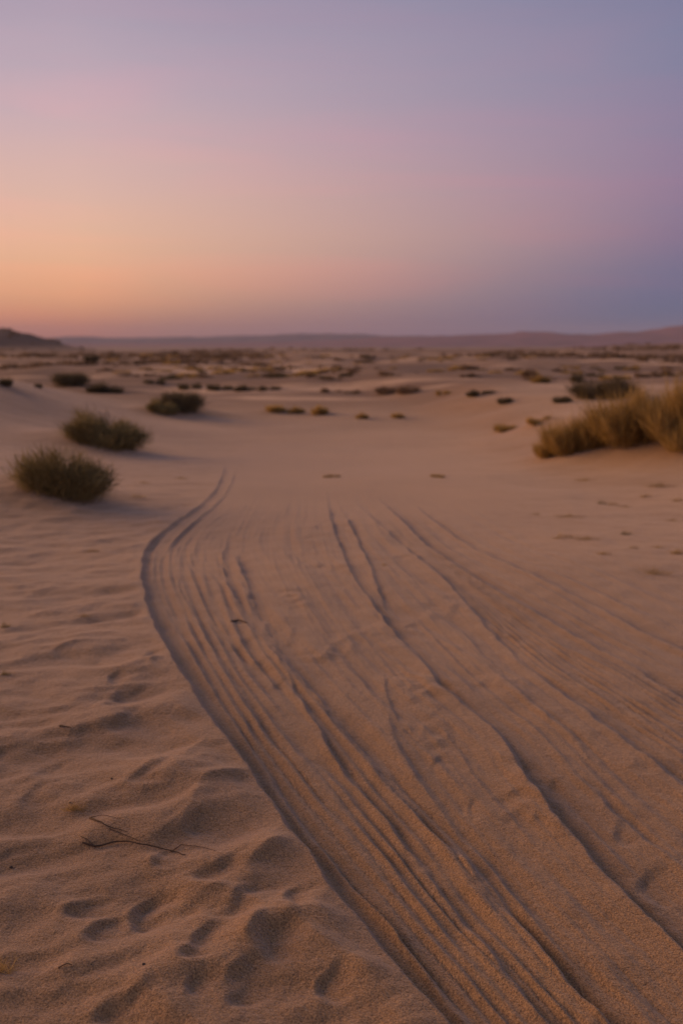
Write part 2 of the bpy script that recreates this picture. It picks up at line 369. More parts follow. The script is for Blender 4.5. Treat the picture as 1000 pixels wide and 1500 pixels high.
# ------------------------------------------------------------------ materials
def new_mat(name):
    m = bpy.data.materials.new(name); m.use_nodes = True
    m.node_tree.nodes.clear(); return m, m.node_tree
def sand_material():
    m, t = new_mat('sand'); n = t.nodes.new; l = t.links.new
    out = n('ShaderNodeOutputMaterial'); b = n('ShaderNodeBsdfPrincipled'); l(b.outputs[0], out.inputs[0])
    tc = n('ShaderNodeTexCoord')
    def noise(scale, detail=2, rough=.5, dist=0):
        k = n('ShaderNodeTexNoise'); k.inputs['Scale'].default_value = scale; k.inputs['Detail'].default_value = detail
        k.inputs['Roughness'].default_value = rough; k.inputs['Distortion'].default_value = dist; l(tc.outputs['Object'], k.inputs['Vector']); return k.outputs['Fac']
    def rmp(f, a, b_, ca, cb):
        r = n('ShaderNodeValToRGB'); r.color_ramp.elements[0].position = a; r.color_ramp.elements[1].position = b_
        r.color_ramp.elements[0].color = (*ca, 1); r.color_ramp.elements[1].color = (*cb, 1); l(f, r.inputs[0]); return r.outputs[0]
    base = rmp(noise(.55, 4, .6), .35, .68, (.360, .208, .088), (.450, .264, .116))
    big = rmp(noise(.045, 4, .6), .38, .66, (.80, .78, .76), (1.08, 1.06, 1.04))
    grain = rmp(noise(190, 2, .75), .32, .68, (.40, .38, .36), (1.55, 1.54, 1.50))
    speck = rmp(noise(110, 2, .6), .28, .36, (.45, .40, .36), (1, 1, 1))
    # coarse brown flats among the far hummocks and the dark dune beyond
    sx = n('ShaderNodeSeparateXYZ'); l(tc.outputs['Object'], sx.inputs[0])
    mp = n('ShaderNodeMapping'); mp.inputs['Scale'].default_value = (.05, .10, 0); l(tc.outputs['Object'], mp.inputs['Vector'])
    pk = n('ShaderNodeTexNoise'); pk.inputs['Scale'].default_value = 1.6; pk.inputs['Detail'].default_value = 7; pk.inputs['Roughness'].default_value = .66; l(mp.outputs[0], pk.inputs['Vector'])
    def ramp01(v, a, b_):
        k = n('ShaderNodeMapRange'); k.interpolation_type = 'SMOOTHSTEP'; l(v, k.inputs['Value']); k.inputs['From Min'].default_value = a; k.inputs['From Max'].default_value = b_; return k.outputs[0]
    plain = ramp01(sx.outputs['Y'], 12, 30)
    far_ = math_node(t, 'MULTIPLY', ramp01(sx.outputs['Y'], 80, 200), .22)
    patch = math_node(t, 'MULTIPLY', plain, ramp01(math_node(t, 'ADD', pk.outputs['Fac'], far_), .33, .52))
    hill = math_node(t, 'MULTIPLY', ramp01(sx.outputs['Z'], -.3, 1.0), math_node(t, 'MULTIPLY', ramp01(sx.outputs['Y'], 100, 140), math_node(t, 'SUBTRACT', 1.0, ramp01(sx.outputs['X'], -44, -30))))
    dirt = math_node(t, 'MAXIMUM', math_node(t, 'MULTIPLY', patch, .8), hill)
    bm = n('ShaderNodeMix'); bm.data_type = 'RGBA'; l(dirt, bm.inputs[0]); l(base, bm.inputs[6]); bm.inputs[7].default_value = (.175, .108, .066, 1)
    base = bm.outputs[2]
    l(math_node(t, 'MULTIPLY', math_node(t, 'SUBTRACT', 1.0, math_node(t, 'MULTIPLY', dirt, 1.1, True), True), .62), b.inputs['Sheen Weight'])
    def mul(a, c):
        k = n('ShaderNodeMix'); k.data_type = 'RGBA'; k.blend_type = 'MULTIPLY'; k.inputs[0].default_value = 1
        l(a, k.inputs[6]); l(c, k.inputs[7]); return k.outputs[2]
    l(mul(mul(mul(base, big), grain), speck), b.inputs['Base Color'])
    b.inputs['Roughness'].default_value = .82
    b.inputs['Specular IOR Level'].default_value = .22
    b.inputs['Sheen Roughness'].default_value = .42
    b.inputs['Sheen Tint'].default_value = (1, .85, .75, 1)
    b1 = n('ShaderNodeBump'); b1.inputs['Strength'].default_value = .8; b1.inputs['Distance'].default_value = .005; l(noise(200, 3, .65), b1.inputs['Height'])
    b2 = n('ShaderNodeBump'); b2.inputs['Strength'].default_value = .5; b2.inputs['Distance'].default_value = .012; l(noise(55, 3, .6), b2.inputs['Height'])
    l(b2.outputs[0], b1.inputs['Normal']); l(b1.outputs[0], b.inputs['Normal'])
    return m
SAND = sand_material()
def rock_material(name, ca, cb):
    m, t = new_mat(name); n = t.nodes.new; l = t.links.new
    out = n('ShaderNodeOutputMaterial'); b = n('ShaderNodeBsdfPrincipled'); l(b.outputs[0], out.inputs[0])
    tc = n('ShaderNodeTexCoord'); k = n('ShaderNodeTexNoise'); k.inputs['Scale'].default_value = .012; k.inputs['Detail'].default_value = 6
    l(tc.outputs['Object'], k.inputs['Vector'])
    r = n('ShaderNodeValToRGB'); r.color_ramp.elements[0].position = .35; r.color_ramp.elements[1].position = .65
    r.color_ramp.elements[0].color = (*ca, 1); r.color_ramp.elements[1].color = (*cb, 1)
    l(k.outputs['Fac'], r.inputs[0]); l(r.outputs[0], b.inputs['Base Color']); b.inputs['Roughness'].default_value = .95
    return m
def plant_material(name, dark, light, translucent=.3):
    m, t = new_mat(name); n = t.nodes.new; l = t.links.new
    out = n('ShaderNodeOutputMaterial')
    at = n('ShaderNodeAttribute'); at.attribute_name = 'tint'
    oi = n('ShaderNodeObjectInfo')
    mx = n('ShaderNodeMix'); mx.data_type = 'RGBA'; mx.inputs[6].default_value = (*dark, 1); mx.inputs[7].default_value = (*light, 1)
    l(at.outputs['Fac'], mx.inputs[0])
    hs = n('ShaderNodeHueSaturation'); l(mx.outputs[2], hs.inputs['Color'])
    v = math_node(t, 'ADD', math_node(t, 'MULTIPLY', oi.outputs['Random'], .35), .82); l(v, hs.inputs['Value'])
    d = n('ShaderNodeBsdfPrincipled'); d.inputs['Roughness'].default_value = .7; d.inputs['Specular IOR Level'].default_value = .2
    l(hs.outputs[0], d.inputs['Base Color'])
    tr = n('ShaderNodeBsdfTranslucent'); l(hs.outputs[0], tr.inputs['Color'])
    ms = n('ShaderNodeMixShader'); ms.inputs[0].default_value = translucent
    l(d.outputs[0], ms.inputs[1]); l(tr.outputs[0], ms.inputs[2]); l(ms.outputs[0], out.inputs[0])
    return m
M_OLIVE = plant_material('olive_foliage', (.120, .098, .038), (.450, .350, .145))
M_GREEN = plant_material('dull_green_foliage', (.090, .076, .040), (.230, .178, .090))
M_STRAW = plant_material('straw_foliage', (.240, .160, .048), (.640, .440, .160), .5)
M_DARK = plant_material('dark_scrub', (.155, .106, .062), (.330, .224, .132), .35)
M_WOOD = plant_material('dry_wood', (.070, .042, .025), (.130, .080, .046), 0)
def stone_material():
    m, t = new_mat('dark_stone'); n = t.nodes.new; l = t.links.new
    out = n('ShaderNodeOutputMaterial'); b = n('ShaderNodeBsdfPrincipled'); l(b.outputs[0], out.inputs[0])
    k = n('ShaderNodeTexNoise'); k.inputs['Scale'].default_value = 160; r = n('ShaderNodeValToRGB')
    r.color_ramp.elements[0].color = (.018, .014, .012, 1); r.color_ramp.elements[1].color = (.07, .05, .04, 1)
    l(k.outputs['Fac'], r.inputs[0]); l(r.outputs[0], b.inputs['Base Color']); b.inputs['Roughness'].default_value = .8
    return m
M_STONE = stone_material()

# ------------------------------------------------------------------ mesh helpers
def mesh_np(name, V, F, mat, tint=None, smooth=False):
    me = bpy.data.meshes.new(name)
    V = np.asarray(V, np.float32); F = np.asarray(F, np.int32); k = F.shape[1]
    me.vertices.add(len(V)); me.vertices.foreach_set('co', V.ravel())
    me.loops.add(F.size); me.loops.foreach_set('vertex_index', F.ravel())
    me.polygons.add(len(F)); me.polygons.foreach_set('loop_start', np.arange(0, F.size, k, dtype=np.int32))
    if smooth: me.polygons.foreach_set('use_smooth', np.ones(len(F), bool))
    me.update(calc_edges=True); me.validate()
    if tint is not None:
        a = me.attributes.new('tint', 'FLOAT', 'POINT'); a.data.foreach_set('value', np.asarray(tint, np.float32))
    me.materials.append(mat)
    return me
def link(name, data, parent=None, loc=(0, 0, 0), rz=0.0, scale=(1, 1, 1), **props):
    o = bpy.data.objects.new(name, data); col.objects.link(o)
    o.location = loc; o.rotation_euler = (0, 0, rz); o.scale = scale
    if parent: o.parent = parent
    for k, v in props.items():
        if v is not None: o[k] = v
    return o
def grid_faces(nr, nc):
    i = np.arange(nr * nc).reshape(nr, nc)
    return np.stack([i[:-1, :-1], i[:-1, 1:], i[1:, 1:], i[1:, :-1]], -1).reshape(-1, 4)

# ------------------------------------------------------------------ shrubs of the photograph (pixel box -> mound and place)
# kind, left, right, top, base (px), label
SHRUBS = [
 ('olive', 12, 166, 657, 728, 'large olive brown shrub on a sand mound beside the wheel track, biggest on that side', 1),
 ('olive', 88, 214, 604, 655, 'olive brown shrub sloping down to one side, just behind the large mound shrub', 1),
 ('green', 74, 132, 546, 566, 'low dull green shrub on the dune crest, touching a darker flatter shrub', 0),
 ('green', 120, 186, 556, 575, 'dark flat shrub on the dune crest, sloping away from its lower paler neighbour', 0),
 ('green', -30, 24, 549, 564, 'dark rounded shrub alone on the dune crest near the far dark dune', 0),
 ('olive', 213, 260, 586, 606, 'small low olive shrub leaning against a taller dark shrub behind the dune slope', 0),
 ('green', 230, 300, 572, 604, 'rounded dark olive shrub with a smaller low shrub at its foot', 0),
 ('green', 255, 300, 559, 570, 'short dark shrub at the end of the long dark scrub row on the plain', 0),
 ('green', 296, 345, 561, 571, 'low dark shrub within the long dark scrub row, next to its short end shrub', 0),
 ('green', 338, 382, 562, 572, 'low dark shrub in the middle of the long dark scrub row', 0),
 ('green', 374, 416, 564, 572, 'flat dark shrub closing the thin tapering end of the long scrub row', 0),
 ('dark', 466, 502, 568, 575, 'flat dark shrub beginning the broken scrub line beyond the shallow sand bowl', 0),
 ('dark', 500, 540, 570, 576, 'thin brown shrub bridging the gap in the broken scrub line beyond the bowl', 0),
 ('dark', 548, 582, 567, 577, 'blackish low shrub, shorter of the darkest pair beyond the shallow sand bowl', 0),
 ('dark', 578, 616, 566, 577, 'blackish low shrub, taller of the darkest pair beyond the shallow sand bowl', 0),
 ('straw', 636, 668, 571, 578, 'small brown dry shrub between the blackish pair and the dull green mat shrub', 0),
 ('green', 680, 732, 569, 579, 'dull green mat-like shrub on pale sand past the blackish pair', 0),
 ('green', 727, 752, 583, 591, 'tiny flat green shrub on bare sand in front of the mat-like shrub', 0),
 ('dark', 670, 707, 545, 552, 'thin dark strip of a shrub on the plain beyond the mat-like shrub', 0),
 ('green', 832, 938, 553, 584, 'broad grey green shrub spreading low behind the tall straw coloured shrub', 1),
 ('green', 834, 854, 549, 560, 'small round grey green shrub behind the broad spreading grey green one', 0),
 ('straw', 858, 992, 570, 652, 'tall straw and olive shrub on the sand bank, largest of its clump', 1),
 ('straw', 935, 1060, 552, 642, 'tall golden straw shrub at the top of the sand bank behind the largest one', 1),
 ('straw', 790, 884, 608, 664, 'lower straw coloured shrub on the bank slope, beside the tallest one', 1),
 ('straw', 900, 968, 566, 640, 'narrow upright straw shrub squeezed between the largest and the golden one', 1),
 ('straw', 838, 900, 596, 656, 'medium straw shrub filling the gap between the lower bank shrub and the tallest', 1),
 ('straw', 965, 1060, 608, 660, 'rusty straw shrub at the bank edge in front of the golden one', 1),
 ('straw', 780, 822, 642, 668, 'wispy straw tuft shrub at the low foot of the sand bank', 0),
 ('straw', 455, 481, 594, 607, 'small upright straw shrub alone on the bare rim of the sand bowl', 0),
 ('straw', 388, 418, 593, 603, 'low brown dry shrub behind the bowl, flatter than its neighbour', 0),
 ('straw', 420, 447, 596, 605, 'low brown dry shrub behind the bowl, next to the upright straw shrub', 0),
 ('dark', 765, 786, 541, 553, 'small dark round shrub with a brown one at its side on the plain', 0),
 ('straw', 776, 806, 550, 561, 'small brown shrub beside a dark round one on the plain', 0),
 ('green', 808, 838, 581, 590, 'low green mat in front of the broad grey green shrub', 0),
 ('dark', 948, 990, 540, 550, 'dark flat shrub on the rise beyond the golden straw shrub', 0),
 ('green', 122, 146, 521, 531, 'lone round shrub at the foot of the far dark dune', 0),
 ('green', 50, 63, 563, 568, 'very small dark shrub on the crest between two larger shrubs', 0),
 ('green', 206, 245, 555, 562, 'thin dark strip of a shrub just beyond the dune crest', 0),
 ('straw', 520, 540, 605, 613, 'small brown dry tuft shrub on the far side of the bowl floor', 0),
 ('straw', 572, 592, 605, 612, 'small pale dry tuft shrub on the bowl rim, paler than its neighbour', 0),
 ('straw', 718, 770, 618, 630, 'sparse dry straw patch shrub at the near side of the bowl beside the bank', 0),
 ('straw', 765, 815, 606, 620, 'sparse dry straw patch shrub at the foot of the bank, the higher patch', 0),
 ('straw', 470, 500, 693, 699, 'flat dry plant at the end of the rutted stretch of sand', 0),
 ('straw', 622, 655, 692, 699, 'flat dry plant past the ruts, on the edge of the bowl', 0),
]
placed = []
for kind, l_, r_, t_, b_, lab, big in SHRUBS:
    x, y, dep = hit((l_ + r_) / 2, b_)
    w = (r_ - l_) / FPX * dep; h = (b_ - t_ + 3) / FPX * dep
    placed.append([kind, x, y + w * .06, w, h, lab, big, dep])
for kind, x, y, w, h, lab, big, dep in placed:
    if h / FPX * FPX > .18: bumps.append((x + (-.28 if kind == 'olive' else .15) * w, y, w * (.62 if kind == 'olive' else .75), w * .55, min(.18, h * (.36 if kind == 'olive' else .28))))
for p, (kind, l_, r_, t_, b_, lab, big) in zip(placed, SHRUBS):
    x, y, dep = hit((l_ + r_) / 2, b_)
    w = (r_ - l_) / FPX * dep
    p[1:5] = [x, y + w * .06, w, (b_ - t_ + 3) / FPX * dep]; p[7] = dep

# ------------------------------------------------------------------ ground
ys = np.concatenate([[-4000, -1200, -400, -120, -40, -14, -5, -2, -.6, .2, .7], np.geomspace(1.1, 60, 880), np.geomspace(61.5, 5200, 130)])
nu = 900
u = np.linspace(-1, 1, nu)
u = u * (.62 + .38 * u * u)
ext = np.array([.5, 2, 8, 30, 110, 400, 1400, 4200])
Yg = np.repeat(ys[:, None], nu + 2 * len(ext), 1)
half = 1.9 + .52 * np.maximum(ys, 0)
Xc = half[:, None] * u[None, :]
Xl = -half[:, None] - ext[::-1][None, :]; Xr = half[:, None] + ext[None, :]
Xg = np.concatenate([Xl, Xc, Xr], 1)
Zg = height(Xg.ravel(), Yg.ravel())
ground = link('ground', mesh_np('ground', np.stack([Xg.ravel(), Yg.ravel(), Zg], 1), grid_faces(*Xg.shape), SAND, smooth=True), kind='structure')

# ------------------------------------------------------------------ mountains
def range_mesh(name, sil, dist, depth, base, mat, seed):
    xs = np.linspace(-4000, 4000, 700)
    px = 500 + xs / dist * FPX
    s = np.array(sil, float)
    crest = np.interp(px, s[:, 0], s[:, 1])
    crest_z = CAM_H + (500 - crest) / FPX * dist
    rows = np.linspace(-1, 1, 41)
    V = []
    for r in rows:
        yy = dist + r * depth + 60 * pn(xs / 300, xs * 0 + seed, seed)
        prof = np.clip(1 - np.abs(r), 0, 1) ** .85
        gul = 1 + .35 * (1 - prof) * pn(xs / 55, r * 2.5 + xs * 0, seed + 1) + .10 * (1 - prof) * pn(xs / 20, r * 5 + xs * 0, seed + 2)
        zz = base + (crest_z * (1 + .07 * pn(xs / 30, xs * 0 + .3, seed + 3) + .13 * pn(xs / 110, xs * 0 + .7, seed + 4)) - base) * prof * gul
        V.append(np.stack([xs, yy, zz], 1))
    V = np.concatenate(V)
    return mesh_np(name, V, grid_faces(41, 700), mat, smooth=True)
M_RANGE = rock_material('mauve_rock', (.150, .076, .084), (.240, .112, .120))
M_RANGE2 = rock_material('far_rock', (.080, .064, .080), (.120, .092, .110))
link('mountain_range', range_mesh('mountain_range', [(-900, 489), (-300, 494), (60, 497), (100, 494), (140, 493.5), (190, 495), (240, 494), (300, 493.5), (350, 492), (400, 491), (445, 488.5),
     (462, 490), (482, 488.5), (520, 490), (560, 492), (640, 493), (800, 494), (1300, 492), (2200, 488)], 3600, 420, -14, M_RANGE2, 70), kind='structure')
link('mountain_range', range_mesh('mountain_range', [(-900, 504), (200, 503), (400, 501), (520, 497), (560, 493.5), (600, 494), (650, 491), (690, 490.5), (720, 489.5), (760, 486), (790, 488), (830, 489.5), (880, 487.5), (920, 487.5),
     (945, 483), (975, 480), (1000, 477.5), (1060, 475), (1150, 480), (1400, 476), (2200, 482)], 2500, 380, -12, M_RANGE, 80), kind='structure')

# ------------------------------------------------------------------ haze
hz, t = new_mat('haze')
vol = t.nodes.new('ShaderNodeVolumePrincipled'); ho = t.nodes.new('ShaderNodeOutputMaterial')
vol.inputs['Color'].default_value = (.78, .78, .92, 1); vol.inputs['Density'].default_value = .00012
vol.inputs['Anisotropy'].default_value = .0
t.links.new(vol.outputs[0], ho.inputs['Volume'])
x0, x1, y0, y1, z0, z1 = -4700, 4700, -4300, 5400, -24, 75
HV = [(x, y, z) for z in (z0, z1) for y in (y0, y1) for x in (x0, x1)]
HF = [(0, 2, 3, 1), (4, 5, 7, 6), (0, 1, 5, 4), (2, 6, 7, 3), (0, 4, 6, 2), (1, 3, 7, 5)]
link('haze', mesh_np('haze', HV, HF, hz), kind='stuff')

# ------------------------------------------------------------------ plants
def blades(roots, dirs, lens, wid, bend, rng, tint):
    """thin bent blades, five vertices and three triangles each"""
    n = len(roots)
    dirs = dirs / np.linalg.norm(dirs, axis=1, keepdims=True)
    side = np.cross(dirs, rng.normal(size=(n, 3))); side /= np.linalg.norm(side, axis=1, keepdims=True) + 1e-9
    mid = roots + dirs * (lens * .55)[:, None]
    d2 = dirs + bend; d2 /= np.linalg.norm(d2, axis=1, keepdims=True)
    tip = mid + d2 * (lens * .5)[:, None]
    w = side * (wid * .5)[:, None]
    V = np.stack([roots - w, roots + w, mid - w * .8, mid + w * .8, tip], 1).reshape(-1, 3)
    b = np.arange(n)[:, None] * 5
    F = np.concatenate([b + [0, 1, 3], b + [0, 3, 2], b + [2, 3, 4]], 1).reshape(-1, 3)
    return V, F, np.repeat(tint, 5)
def shrub_mesh(name, mat, seed, n=6500, ragged=.3, upright=.55, wid=.0055, long=1.0):
    """dome of fine twiggy blades, width 1, height .5, made of uneven clumps"""
    rng = np.random.RandomState(seed)
    nc = 34
    ang = rng.rand(nc) * 2 * np.pi; rad = np.sqrt(rng.rand(nc)) * .40
    cx, cy = rad * np.cos(ang), rad * np.sin(ang)
    ch = .46 * np.sqrt(np.clip(1 - (rad / .47) ** 2, 0.05, 1)) * (1 - ragged + ragged * 1.5 * rng.rand(nc))
    k = rng.randint(0, nc, n)
    tpos = rng.rand(n) ** .7
    base = np.stack([cx * .55, cy * .55, np.zeros(nc)], 1)
    top = np.stack([cx, cy, ch * .8], 1)
    root = base[k] + (top[k] - base[k]) * (tpos * .85)[:, None] + rng.normal(size=(n, 3)) * [.045, .045, .02]
    root[:, 2] = np.maximum(root[:, 2], -.01)
    out = np.stack([root[:, 0], root[:, 1], np.zeros(n)], 1) * 1.5
    d = out + [0, 0, upright] + rng.normal(size=(n, 3)) * .38
    d[:, 2] = np.abs(d[:, 2]) + .08
    ln = long * (.07 + .11 * rng.rand(n)) * (1 + .5 * (rng.rand(n) > .95))
    tint = np.clip(.5 + .30 * rng.normal(size=n) + .25 * rng.normal(size=nc)[k], 0, 1)
    V, F, T = blades(root, d, ln, wid * (.6 + .8 * rng.rand(n)), rng.normal(size=(n, 3)) * .35 + [0, 0, .1], rng, tint)
    lo = np.percentile(V, .4, axis=0); hi = np.percentile(V, 99.6, axis=0)
    V = (V - [(lo[0] + hi[0]) / 2, (lo[1] + hi[1]) / 2, 0]) / [hi[0] - lo[0], hi[1] - lo[1], hi[2] / .5]
    return mesh_np(name, V, F, mat, T)
def mat_mesh(name, mat, seed, n=2600, wid=.012, spread=(.5, .32)):
    """one low spreading plant: broken cushions of uneven height, width 1, height .5"""
    rng = np.random.RandomState(seed); nc = 9
    cx = np.sort(rng.uniform(-spread[0], spread[0], nc)); cy = rng.normal(size=nc) * spread[1] * .5
    cr = rng.uniform(.05, .16, nc); ch = rng.uniform(.12, .5, nc) * (1 - .7 * np.abs(cx) / spread[0] * rng.rand(nc))
    k = rng.choice(nc, n, p=cr / cr.sum())
    a = rng.rand(n) * 6.28; r = np.sqrt(rng.rand(n)) * cr[k] * 1.1
    root = np.stack([cx[k] + r * np.cos(a), cy[k] + r * np.sin(a), ch[k] * rng.rand(n) * .55 - .02], 1)
    d = np.stack([np.cos(a) * .45, np.sin(a) * .45, np.full(n, .8)], 1) + rng.normal(size=(n, 3)) * .4
    d[:, 2] = np.abs(d[:, 2])
    V, F, T = blades(root, d, ch[k] * (.35 + .5 * rng.rand(n)) * .8 + .03, wid * (.6 + .8 * rng.rand(n)), rng.normal(size=(n, 3)) * .35, rng, np.clip(rng.normal(.5, .25, n) + .2 * rng.normal(size=nc)[k], 0, 1))
    lo = V.min(0); hi = V.max(0)
    V = (V - [(lo[0] + hi[0]) / 2, (lo[1] + hi[1]) / 2, 0]) / [hi[0] - lo[0], (hi[0] - lo[0]), hi[2] / .5]
    return mesh_np(name, V, F, mat, T)
def tube(pts, radii, sides=5):
    V = []; F = []
    P = np.array(pts, float)
    for i, p in enumerate(P):
        d = P[min(i + 1, len(P) - 1)] - P[max(i - 1, 0)]; d /= np.linalg.norm(d) + 1e-9
        a = np.cross(d, [0.2, 0.1, 1]); a /= np.linalg.norm(a) + 1e-9; b = np.cross(d, a)
        for s in range(sides):
            q = 2 * np.pi * s / sides
            V.append(p + radii[i] * (a * math.cos(q) + b * math.sin(q)))
    for i in range(len(P) - 1):
        for s in range(sides):
            s2 = (s + 1) % sides
            F.append((i * sides + s, i * sides + s2, (i + 1) * sides + s2, (i + 1) * sides + s))
    return V, F
def stem_mesh(seed):
    rng = np.random.RandomState(seed)
    a = rng.rand() * 6.28; p = np.array([0, 0, -.06]); pts = [p.copy()]; d = np.array([math.cos(a) * .6, math.sin(a) * .6, .8])
    for i in range(5):
        d = d + rng.normal(size=3) * .22; d[2] = abs(d[2]); p = p + d / np.linalg.norm(d) * .075; pts.append(p.copy())
    V, F = tube(pts, np.linspace(.014, .004, 6))
    return mesh_np('stem', V, F, M_WOOD, np.full(len(V), .5))
KIND = {'olive': [shrub_mesh('foliage', M_OLIVE, 1, n=8500, ragged=.5, wid=.0045, long=.85), shrub_mesh('foliage', M_OLIVE, 2, n=8500, ragged=.55, wid=.0045, long=.85)],
        'green': [shrub_mesh('foliage', M_GREEN, 3, n=3800), shrub_mesh('foliage', M_GREEN, 4, n=3800, ragged=.45)],
        'straw': [shrub_mesh('foliage', M_STRAW, 5, n=5000, upright=1.1, ragged=.5, long=1.7), shrub_mesh('foliage', M_STRAW, 6, n=4500, upright=1.2, ragged=.6, long=1.9)],
        'dark': [shrub_mesh('foliage', M_DARK, 7, n=3000, ragged=.5), shrub_mesh('foliage', M_DARK, 8, n=3000, ragged=.4)]}
MATS = {k: [mat_mesh('foliage', m, 200 + 7 * i + j) for j in range(3)] for i, (k, m) in enumerate((('olive', M_OLIVE), ('green', M_GREEN), ('straw', M_STRAW), ('dark', M_DARK)))}
STEMS = [stem_mesh(100 + i) for i in range(5)]
GROUPS = {'olive': 'olive shrubs by the wheel track', 'green': 'dull green shrubs', 'straw': 'straw coloured dry shrubs', 'dark': 'dark low shrubs on the plain'}
cnt = 0
for kind, x, y, w, h, lab, big, dep in placed:
    z = float(height([x], [y])[0])
    e = link('desert_shrub', None, loc=(x, y, z - .02 - .05 * h), label=lab, category='shrub', group=GROUPS[kind])
    e.empty_display_size = .2
    rz = random.uniform(-.5, .5) + (math.pi if cnt % 2 else 0)
    s = (w * 1.0, max(w * .62, min(w, .5)), h / .5)
    # parts carry the scale, so the thing itself keeps unit scale
    if kind == 'olive': s = (s[0] * .93, s[1] * .93, s[2] * .95)
    low_ = h / w < .36 and not big
    if low_: s = (w, w, h / .5)
    link('foliage', MATS[kind][cnt % 3] if low_ else KIND[kind][cnt % 2], e, rz=(math.pi if cnt % 2 else 0) if low_ else 0, scale=s, kind='stuff')
    if kind == 'olive': e.children[0].rotation_euler = (0, R(9), 0)      # follows the fall of its mound
    for j in range(3 if big else 1):
        link('stem', STEMS[(cnt + j) % 5], e, rz=random.uniform(0, 6), scale=(w * .8, w * .8, h / .5))
    cnt += 1

# individual far shrubs, small in the photograph
rng = np.random.RandomState(5)
def far_mesh(mat, seed, n=700):
    return mat_mesh('low_shrub', mat, seed, n=n, wid=.028)
FARS = [far_mesh(M_DARK, 21), far_mesh(M_DARK, 22), far_mesh(M_GREEN, 23), far_mesh(M_STRAW, 24)]
FARLAB = ['tiny dark brown shrub scattered on the far sandy plain', 'tiny dark brown shrub scattered on the far sandy plain',
          'tiny dull green shrub scattered on the far sandy plain', 'tiny dry straw shrub scattered on the far sandy plain']
n = 0
while n < 210:
    px = rng.uniform(-60, 1060); py = 521 + 36 * rng.rand() ** 1.4
    x, y, dep = hit(px, py)
    if y > 260: continue
    if pn(x / 11, y / 16, 90) < -.12 + .25 * rng.rand(): continue
    k = rng.choice([0, 1, 1, 2, 3, 3, 3])
    w = rng.uniform(.22, .85) * (1 + y / 170); h = w * rng.uniform(.16, .36)
    link('low_shrub', FARS[k], loc=(x, y, float(height([x], [y])[0]) - .03), rz=rng.uniform(-.5, .5), scale=(w * rng.uniform(1, 1.5), w, h / .5),
         label=FARLAB[k], category='shrub', group='tiny shrubs scattered on the far plain')
    n += 1
# the rest of the scrub reads as one mass
def scrub_mass():
    V = []; F = []; T = []; base = 0
    n0 = 26000
    yy = np.exp(rng.uniform(math.log(55), math.log(700), n0)); xx = rng.uniform(-.62, .62, n0) * yy
    hl = rng.rand(n0) < .008
    xx = np.where(hl, rng.uniform(-95, -42, n0), xx); yy = np.where(hl, rng.uniform(140, 200, n0), yy)
    ok = hl | (pn(xx / 24, yy / 30, 91) > -.02 + .3 * rng.rand(n0) - .25 * (yy > 190))
    xx, yy = xx[ok][:7500], yy[ok][:7500]; zs = macro(xx, yy)
    for x, y, z in zip(xx.tolist(), yy.tolist(), zs.tolist()):
        w = rng.uniform(.3, .9) * (1 + y / 300); h = w * rng.uniform(.2, .42); t_ = rng.rand()
        for b in range(14):
            a = rng.rand() * 6.28; r = math.sqrt(rng.rand()) * w * .5
            cx, cy = x + r * math.cos(a), y + r * math.sin(a)
            bw = w * .11; hh = h * (1 - .5 * (r / (w * .5)) ** 2) * (.6 + .6 * rng.rand())
            dx, dy = rng.normal(size=2) * .3 * h; a2 = rng.rand() * 3.14; ox, oy = math.cos(a2) * bw, math.sin(a2) * bw
            V += [(cx - ox, cy - oy, z - .05), (cx + ox, cy + oy, z - .05), (cx + dx + ox * .6, cy + dy + oy * .6, z + hh * .7), (cx + dx * 1.3 - ox * .2, cy + dy * 1.3, z + hh)]
            F += [(base, base + 1, base + 2), (base, base + 2, base + 3)]; T += [t_] * 4; base += 4
    return mesh_np('far_scrub', V, F, M_DARK, T)
link('far_scrub', scrub_mass(), kind='stuff', label='brown scrub covering the far plain and the dark dune', category='scrub')

# ------------------------------------------------------------------ small plants on the near sand
def tuft_mesh(name, mat, seed, n=110, flat_=.5, wid=.012):
    rng = np.random.RandomState(seed)
    root = np.stack([np.clip(rng.normal(size=n), -1.6, 1.6) * .24, np.clip(rng.normal(size=n), -1.6, 1.6) * .13, np.full(n, -.02)], 1)
    d = rng.normal(size=(n, 3)) * [flat_, flat_, .25] + [.15, 0, .55]
    V, F, T = blades(root, d, .25 + .45 * rng.rand(n), wid * (.6 + .8 * rng.rand(n)), rng.normal(size=(n, 3)) * .5 - [0, 0, .2], rng, rng.rand(n))
    return mesh_np(name, V, F, mat, T)
TUFTS = [tuft_mesh('grass_tuft', M_STRAW, 31), tuft_mesh('grass_tuft', M_STRAW, 32, n=70, flat_=.8), tuft_mesh('grass_tuft', M_OLIVE, 33, n=120), tuft_mesh('grass_tuft', M_STRAW, 34, n=90, flat_=.9)]
